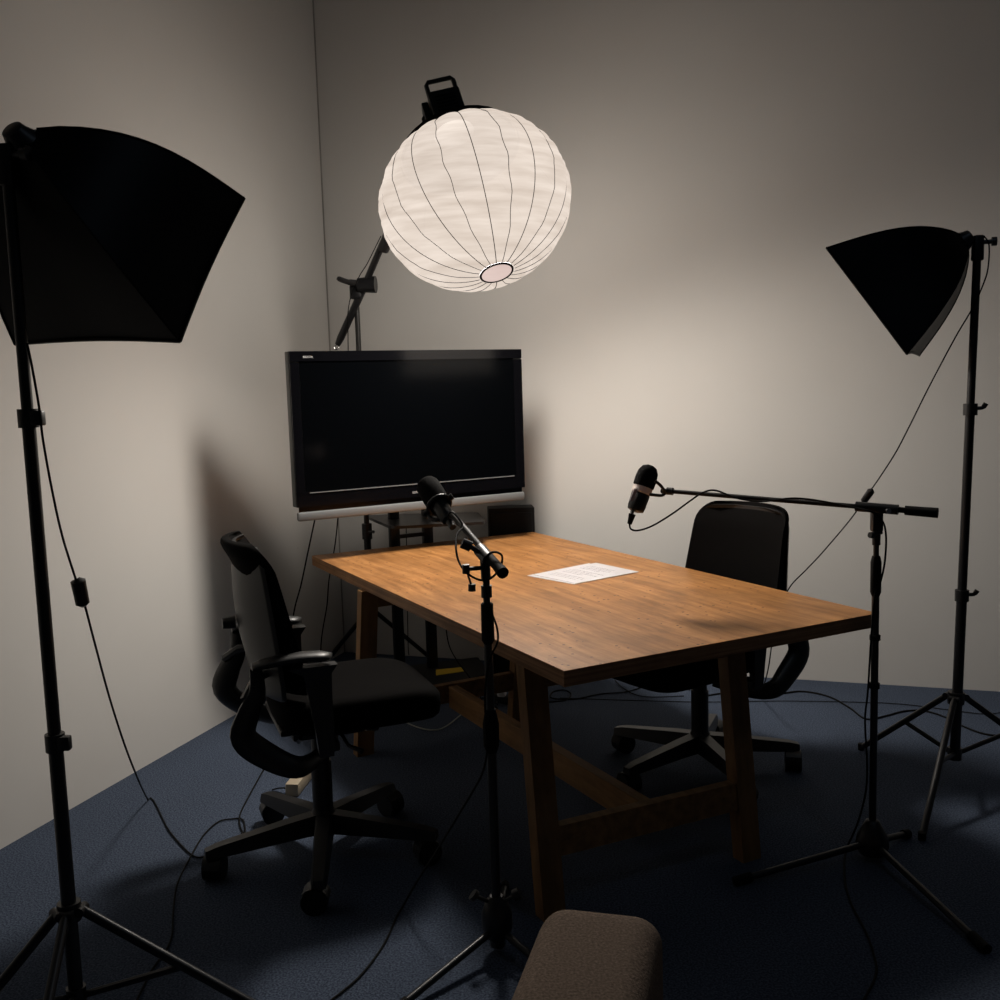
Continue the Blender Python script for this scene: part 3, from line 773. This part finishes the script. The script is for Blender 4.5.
def broadcast_mic(label, tip, tail, side, foam_r=.034, ring=False, conn=None):
    ax = (tip - tail).normalized(); L = (tip - tail).length
    r = thing('microphone', label, 'microphone', tail)
    if ring:
        obj('foam_windscreen', B().lathe([(.030, L * .52), (foam_r, L * .56), (foam_r * 1.02, L * .72), (foam_r * .94, L * .86), (foam_r * .68, L * .96), (foam_r * .3, L)], tail, ax, 24), 'foam', r)
        obj('grille_collar', B().lathe([(.031, L * .40), (.034, L * .41), (.034, L * .53), (.031, L * .54)], tail, ax, 24), 'collar', r, label='pale band below the windscreen')
        obj('body', B().lathe([(.012, 0), (.028, .006), (.031, .02), (.032, L * .38), (.029, L * .41)], tail, ax, 24), 'plastic', r)
    else:
        obj('foam_windscreen', B().lathe([(foam_r * .96, L * .42), (foam_r, L * .45), (foam_r * 1.03, L * .7), (foam_r, L * .93), (foam_r * .9, L * .985), (foam_r * .6, L)], tail, ax, 24), 'foam', r)
        obj('body', B().lathe([(.010, 0), (.019, .004), (.0235, .02), (.025, L * .2), (.026, L * .42)], tail, ax, 24), 'plastic', r)
    return r, ax
M['nylon'].node_tree.nodes['Principled BSDF'].inputs['IOR'].default_value = 1.22
M['collar'] = mat('pale_collar', (.85, .74, .68), .4)
M['badge'] = mat('grey_badge', (.30, .26, .28), .4)
tipC = at(426.5, 484, 3.02); tailC = at(449, 521, 2.885)
micC, axC = broadcast_mic('black broadcast microphone in front of the television, on the near boom', tipC, tailC, 1, .036)
sideC = axC.cross(FWD).normalized()
yo = tailC.lerp(tipC, .42)
obj('yoke', B().torus(yo, axC, .036, .0055).cyl(yo + sideC * .034, yo + sideC * .052, .012, n=12).cyl(yo - sideC * .034, yo - sideC * .048, .010, n=12)
    .tube(smoothpts([yo + sideC * .045, yo + sideC * .038 - axC * .035, yo - axC * .06 + sideC * .012], 3), .006, 8), 'metal', micC)
obj('cable_plug', B().cyl(tailC - axC * .03, tailC + axC * .01, .010, .011, 12), 'plastic', micC)

# stand R (far right)
bR2 = fl(872, 858)
x2, y2 = bR2.x, bR2.y
msR = thing('microphone_stand', 'black microphone stand right of the table with a long horizontal boom', 'microphone stand', V((x2, y2, 0)), 0, 'tripod microphone stands')
obj('base_hub', B().lathe([(.020, .01), (.042, .02), (.052, .045), (.048, .075), (.034, .10), (.022, .125), (.014, .13)], (x2, y2, 0)), 'plastic', msR)
for f_ in (fl(738, 885), fl(906, 838), fl(984, 952)):
    e = V((f_.x, f_.y, .014)); a = V((x2, y2, .055)); a = a + (e - a).normalized() * .03
    lg = obj('leg', B().cyl(a, e, .0105, n=12), 'metal', msR)
    obj('rubber_foot', B().cyl(a.lerp(e, .90), e + (e - a).normalized() * .012, .0155, n=12), 'rubber', lg)
zz = lambda py: zpy(874, py, y2)
obj('lower_tube', B().cyl((x2, y2, .11), (x2, y2, zz(590)), .0115), 'metal', msR)
obj('clutch_grip', B().lathe([(.012, zz(596)), (.0165, zz(592)), (.0165, zz(562)), (.012, zz(556))], (x2, y2, 0)), 'rubber', msR)
for pyc in (638, 686):
    obj('tube_ring', B().cyl((x2, y2, zz(pyc + 2)), (x2, y2, zz(pyc - 3)), .0165, n=14), 'rubber', msR)
obj('upper_tube', B().cyl((x2, y2, zz(565)), (x2, y2, zz(530)), .0085), 'greymetal', msR)
clR = at(876.5, 508, y2)
dA = at(667, 491, 3.40); dB = at(938, 513, 2.95)
bdR = (dB - dA).normalized()
def onboom(px): # point of the boom line nearest to column px
    best = min((abs(500 + 1000 * F * ((dA + (dB - dA) * (k / 400) - CAMP).dot(RT)) / ((dA + (dB - dA) * (k / 400) - CAMP).dot(FWD)) - px), k) for k in range(401))
    return dA + (dB - dA) * (best[1] / 400)
cb = onboom(877)
obj('swivel_clamp', B().cyl(onboom(856), onboom(898), .0155).box(V((x2, y2, (zz(530) + cb.z) / 2)), (.034, .03, cb.z - zz(530) + .01), None, bev=.006).cyl((x2, y2, zz(545)), (x2, y2, zz(525)), .0125)
    .cyl(V((x2 - .03, y2 - .02, zz(533))), V((x2 + .012, y2 - .012, zz(532))), .006, n=8), 'plastic', msR)
obj('clamp_bolt', B().cyl(onboom(886) + V((0, -.018, -.004)), onboom(886) + V((0, -.026, -.004)), .008, n=12), 'chrome', msR, label='small bright bolt')
obj('clamp_knob', B().cyl(V((x2 - .022, y2 - .03, zz(534))), V((x2 - .034, y2 - .036, zz(533))), .009, n=10), 'plastic', msR)
obj('boom', B().cyl(dA, onboom(904), .0075), 'boomtube', msR)
obj('counterweight', B().cyl(onboom(905), onboom(938), .0145, .0155).cyl(onboom(898), onboom(906), .009), 'rubber', msR)
obj('boom_tip_nut', B().cyl(onboom(667) , onboom(673), .013, n=12), 'metal', msR)
tipR = at(650.5, 465.5, 3.43); tailR = at(634.8, 512, 3.40)
micR, axR = broadcast_mic('black broadcast microphone with a pale band, on the long right-hand boom', tipR, tailR, 1, .037, True)
sdR = axR.cross(FWD).normalized()
if sdR.x < 0: sdR = -sdR
obj('yoke', B().tube(smoothpts([at(655, 481, 3.37), at(661, 486, 3.37), at(664.5, 492, 3.385), at(662, 495.5, 3.385), at(650, 494.5, 3.37)], 4), .0055, 8).cyl(at(662, 491, 3.385), at(669, 491.5, 3.40), .009, n=10), 'metal', micR)
q = at(634.5, 496, 3.36)
bx3 = [at(634.5, 488.5, 3.365), at(638.0, 488.5, 3.365), at(633.2, 501, 3.36), at(629.8, 501, 3.36)]
obj('badge_panel', B().hexa([p + FWD * .012 for p in bx3], bx3), 'badge', micR, label='grey panel on the body')
obj('cable_plug', B().cyl(at(632.5, 511, 3.39), at(631.5, 515, 3.39), .007, n=10), 'chrome', micR)
pl2 = obj('plug_sleeve', B().tube([at(632.3, 514, 3.39), at(629.5, 524, 3.39)], [.0125, .008], 10), 'rubber', micR)

# ---------------------------------------------------------------- cables
def cable(name, label, pts, r=.0028, m='rubber', cat='cable', k=6):
    P = smoothpts(pts, k)
    for p in P: p.z = max(p.z, r + .0008)
    lo = min(P, key=lambda p: p.z)
    return tag(obj(name, B().tube(P, r, 6), m, loc=lo), label, cat, 'loose cables')
g = lambda px, py, z=.005: fl(px, py, z)
# softbox L mains cable with inline switch
D = 2.25
p1 = [at(27, 343, D), at(33, 372, D), at(39.5, 410, D), at(43, 440, D), at(52, 490, D + .02), at(62, 535, D + .04), at(75, 577, D + .06)]
cable('power_cable', 'black cable hanging from the left softbox down to the floor beside the stand', p1 + [at(80, 592, D + .07), at(85, 606, D + .08), at(96, 648, D + .14), at(112, 706, D + .28), at(131, 762, D + .45), g(148, 800), g(170, 832), g(192, 855), g(207, 856), g(226, 850), g(243, 832)], .0030)
sw = thing('inline_switch', 'black inline switch halfway down the left softbox cable', 'switch', at(80, 592, D + .07))
obj('switch_body', B().tube([at(76.5, 579, D + .06), at(78, 581, D + .06), at(82.5, 603, D + .075), at(83.5, 605, D + .08)], [.008, .0175, .0165, .008], 10), 'plastic', sw)
obj('rocker', B().box(at(79.5, 589, D + .052), (.010, .006, .022), None, bev=.002), 'dull', sw)
cable('power_cable', 'black cable on the carpet from the left chair towards the tripod at bottom left', [g(268, 762), g(255, 785), g(241, 812), g(240, 826), g(245, 834), g(243, 820), g(232, 819), g(218, 822), g(203, 836), g(190, 858), g(177, 885), g(173, 915), g(172, 935), g(165, 952), g(152, 970), g(136, 1002)], .0030)
cable('power_cable', 'black cable hanging from the lower left corner of the television', [at(315, 519, 4.55), at(308, 552, 4.56), at(301, 585, 4.56), at(294, 612, 4.57), at(290, 650, 4.6), at(297, 680, 4.7), g(315, 700)], .0035)
cable('power_cable', 'thin wire hanging from the television behind the table corner', [at(338, 517, 4.72), at(335, 545, 4.76), at(329, 580, 4.82), at(327, 605, 4.86), at(321, 645, 4.9), g(322, 690)], .0030)
cable('power_cable', 'short dark cable under the table beside the yellow label', [at(445, 620, 4.85), at(449, 645, 4.9), at(458, 662, 4.95), at(470, 678, 4.8), g(482, 700)], .0030)
cable('power_cable', 'thin wire between the twin posts of the television cart', [at(406, 520, 5.12), at(406.5, 545, 5.12), at(408, 640, 5.14), at(409, 655, 5.14)], .0025)
cable('power_cable', 'thin black cable running along the boom of the lantern behind the television', [at(381, 236, 4.86), at(374, 250, 4.88), at(367, 264, 4.9), at(360, 275, 4.95), at(356, 284, 4.98), at(351, 296, 5.02), at(348, 312, 5.06), at(348, 330, 5.08), at(348.5, 360, 5.1), at(352, 430, 5.1), at(356, 480, 5.1)], .0025)
# softbox R cable
Dr = 3.62
cR = [at(984, 236, Dr), at(989, 245, Dr), at(988, 268, Dr), at(983, 285, Dr), at(972, 309, Dr + .03), at(955, 338, Dr + .08), at(930, 385, Dr + .13), at(910, 425, Dr + .19), at(896, 452, Dr + .22), at(880, 477, Dr + .26), at(866, 497, Dr + .3), at(850, 520, Dr + .33), at(822, 553, Dr + .37), at(806, 570, Dr + .41), at(788, 590, Dr + .45), at(775, 625, Dr + .45), at(768, 670, Dr + .42), g(760, 697)]
cable('power_cable', 'black cable slanting from the right softbox down behind the right chair', cR, .0028)
tag(obj('inline_switch', B().tube([at(872, 489, Dr + .275), at(871, 491, Dr + .275), at(864, 501, Dr + .295), at(863, 503, Dr + .295)], [.006, .015, .014, .006], 10), 'plastic', loc=at(868, 495, Dr + .28)), 'small black inline switch on the slanting right softbox cable', 'switch')
# mic C cable
mc = [tailC - axC * .03, at(452, 520, 2.8), at(449, 513.5, 2.75), at(452, 512, 2.72), at(460, 519, 2.72), at(471, 530, 2.70), at(475, 545, 2.66), at(478, 562, 2.62)]
cable('microphone_cable', 'black cable curling around the near microphone boom and down its stand', [at(450, 520, 2.88), at(448, 516, 2.84), at(453, 512.5, 2.80), at(463, 526, 2.76), at(457, 534, 2.72), at(456, 548, 2.66), at(459, 562, 2.62), at(467, 573, 2.58), at(480, 580, 2.56), at(491, 578, 2.55), at(500, 568, 2.54), at(502, 556, 2.54), at(494, 552, 2.55), at(486, 557, 2.55), at(483, 570, 2.56), at(486, 590, 2.565), at(491, 610, 2.57), at(497, 628, 2.58), at(497.5, 642, 2.58), at(491, 656, 2.57), at(487, 672, 2.57), at(485, 700, 2.57), at(486, 730, 2.57), at(487, 752, 2.58), at(482, 774, 2.60), at(470, 796, 2.64), at(453, 824, 2.70), at(436, 852, 2.75), at(418, 880, 2.79), g(402, 908), g(384, 944), g(360, 976), g(330, 1001)], .0030)
# mic R cable
yb = y2 - .015
cable('microphone_cable', 'black cable drooping from the right microphone, along its boom and down its stand', [at(629.5, 524, 3.39), at(631, 529, 3.38), at(638, 530.5, 3.37), at(652, 526, 3.35), at(672, 514, 3.33), at(690, 501, 3.31), at(703, 492.5, 3.30), at(716, 490.5, 3.28), onboom(735) + V((0, -.01, -.003)), onboom(760) + V((0, -.012, -.008)), onboom(790) + V((0, -.012, .010)), onboom(815) + V((0, -.012, .010)), onboom(850) + V((0, -.02, -.002)), at(872, 512, y2 - .04), at(882, 520, y2 - .03), at(886, 535, yb), at(885, 560, yb), at(881, 580, yb), at(875, 595, yb), at(871, 640, yb), at(868, 690, yb), at(865, 720, yb), at(867, 760, yb), at(866, 790, yb + .01), at(858, 822, yb + .02), g(846, 852), g(845, 880), g(852, 905), g(866, 932), g(874, 955), g(876, 975), g(862, 1003)], .0032)
# floor cables at the back
cable('power_cable', 'black cable lying across the carpet behind the right microphone stand', [g(700, 697), g(725, 693), g(748, 695), g(762, 697), g(785, 693), g(805, 691.5), g(830, 697), g(850, 708), g(866, 719), g(885, 716), g(905, 711), g(925, 711), g(945, 717), g(965, 727), g(985, 734), g(1010, 737)], .0042)
cable('power_cable', 'thin cable along the foot of the back wall to the right edge', [g(560, 698), g(620, 700), g(700, 702), g(780, 701), g(850, 702), g(900, 704), g(950, 710), g(985, 714), g(1010, 711)], .0022)
cable('power_cable', 'looped black cable on the carpet under the near end of the tabletop', [g(548, 702), g(566, 700), g(571, 694), g(564, 690), g(553, 692), g(552, 698), g(575, 699), g(600, 694), g(625, 692), g(645, 686), g(660, 680)], .0035)
cable('power_cable', 'thin cable curving on the carpet beneath the table toward the right chair', [g(615, 680), g(622, 687), g(634, 694), g(650, 697), g(684, 696)], .0025)
cable('power_cable', 'cable hooking down on the carpet near the back wall behind the table', [g(640, 674), g(648, 680), g(656, 684), g(664, 681), g(672, 684), g(690, 690)], .0028)
cable('pale_cable', 'pale thin cable on the carpet under the left seat', [g(405, 722), g(420, 728), g(436, 730), g(448, 725), g(464, 712)], .0032, 'whitecable')
# adapter under the left chair
ad = thing('power_adapter', 'cream rectangular power adapter on the carpet behind the left chair column', 'adapter', g(297, 785, 0), .9)
q0, q1 = g(292, 797, 0), g(316, 766, 0)
dd = (q1 - q0).normalized()
Rad = Matrix.Rotation(math.atan2(dd.y, dd.x), 3, 'Z')
obj('case', B().box((q0 + q1) / 2 + V((0, 0, .026)), ((q1 - q0).length, .052, .05), Rad, bev=.005), 'cream', ad)
obj('lead', B().tube(smoothpts([q0 + V((-.0, .01, .03)), g(280, 788, .015), g(272, 790, .004)], 4), .003, 6), 'rubber', ad)
# plug cluster under the table
pc_ = g(502, 703, 0)
ps = thing('power_strip', 'small dark power strip with a plug on the carpet under the table', 'power strip', pc_)
obj('strip_body', B().box(pc_ + V((.02, 0, .02)), (.20, .055, .038), Matrix.Rotation(-.5, 3, 'Z'), bev=.006), 'dull', ps)
obj('plug', B().box(pc_ + V((.0, -.01, .055)), (.04, .04, .035), Matrix.Rotation(-.3, 3, 'Z'), bev=.008), 'white', ps, label='white plug')
b = B(); 
cc_ = g(487, 705, .03)
coil = [cc_ + V((.05 * math.cos(t) , .05 * math.sin(t), .02 * math.sin(t * .7))) for t in [i * .5 for i in range(30)]]
tag(obj('coiled_cable', B().tube(coil, .0035, 6), 'rubber', loc=cc_), 'small coil of black cable beside the power strip under the table', 'cable', 'loose cables')

# ---------------------------------------------------------------- sofa in the foreground (one arm shows)
az = .60
f0, f1 = fl(543, 900, az), fl(655, 925, az)
axs = (fl(639, 1000, az) - fl(653, 930, az)).normalized()       # along the arm towards the camera
wdir = V((-axs.y, axs.x, 0));
if wdir.x < 0: wdir = -wdir
wid = .222
sofa = thing('sofa', 'brown woven fabric sofa in the foreground with its arm pointing at the table', 'sofa', f0 + V((0, 0, -az)))
def arm(o0):
    rg = []
    L = .85
    q_ = [PI / 2 * i / 7 for i in range(8)]; R_ = .05
    prof = [(0, 0)] + [(R_ - R_ * math.cos(t), az - R_ + R_ * math.sin(t)) for t in q_] + [(wid - R_ + R_ * math.sin(t), az - R_ + R_ * math.cos(t)) for t in q_] + [(wid, 0)]
    for s_, k in ((0, .91), (.004, .94), (.012, .965), (.024, .983), (.042, .995), (.065, 1.0), (L, 1.0)):
        rg.append([o0 + wdir * (wid / 2 + (a - wid / 2) * (k if s_ < .07 else 1)) + axs * s_ + V((0, 0, z - (.0 if z < .3 else (1 - k) * .35))) for a, z in prof])
    return B().rings(rg)
O0 = V((f0.x, f0.y, 0)) - axs * .01
obj('arm', arm(O0), 'sofa', sofa, sharp=50)
obj('arm', arm(O0 + wdir * 1.75), 'sofa', sofa, sharp=50)
Rs = Matrix((wdir, -axs, V((0, 0, 1)))).transposed()
obj('seat_cushion', B().box(O0 + wdir * (wid + .78) + axs * .50 + V((0, 0, .33)), (1.54, .62, .16), Rs, bev=.03), 'sofa', sofa)
obj('seat_base', B().box(O0 + wdir * (wid + .78) + axs * .52 + V((0, 0, .14)), (1.54, .60, .22), Rs, bev=.01), 'sofa', sofa)
obj('backrest', B().box(O0 + wdir * (wid + .78) + axs * .86 + V((0, 0, .36)), (1.9, .12, .72), Rs, bev=.03), 'sofa', sofa)

# ---------------------------------------------------------------- world and view
w = bpy.data.worlds.new('world'); scene.world = w; w.use_nodes = True
w.node_tree.nodes['Background'].inputs[0].default_value = (.75, .85, 1, 1)
w.node_tree.nodes['Background'].inputs[1].default_value = .010
vs_ = scene.view_settings
vs_.view_transform = 'Standard'; vs_.look = 'None'; vs_.exposure = 0; vs_.gamma = 1; vs_.use_curve_mapping = False
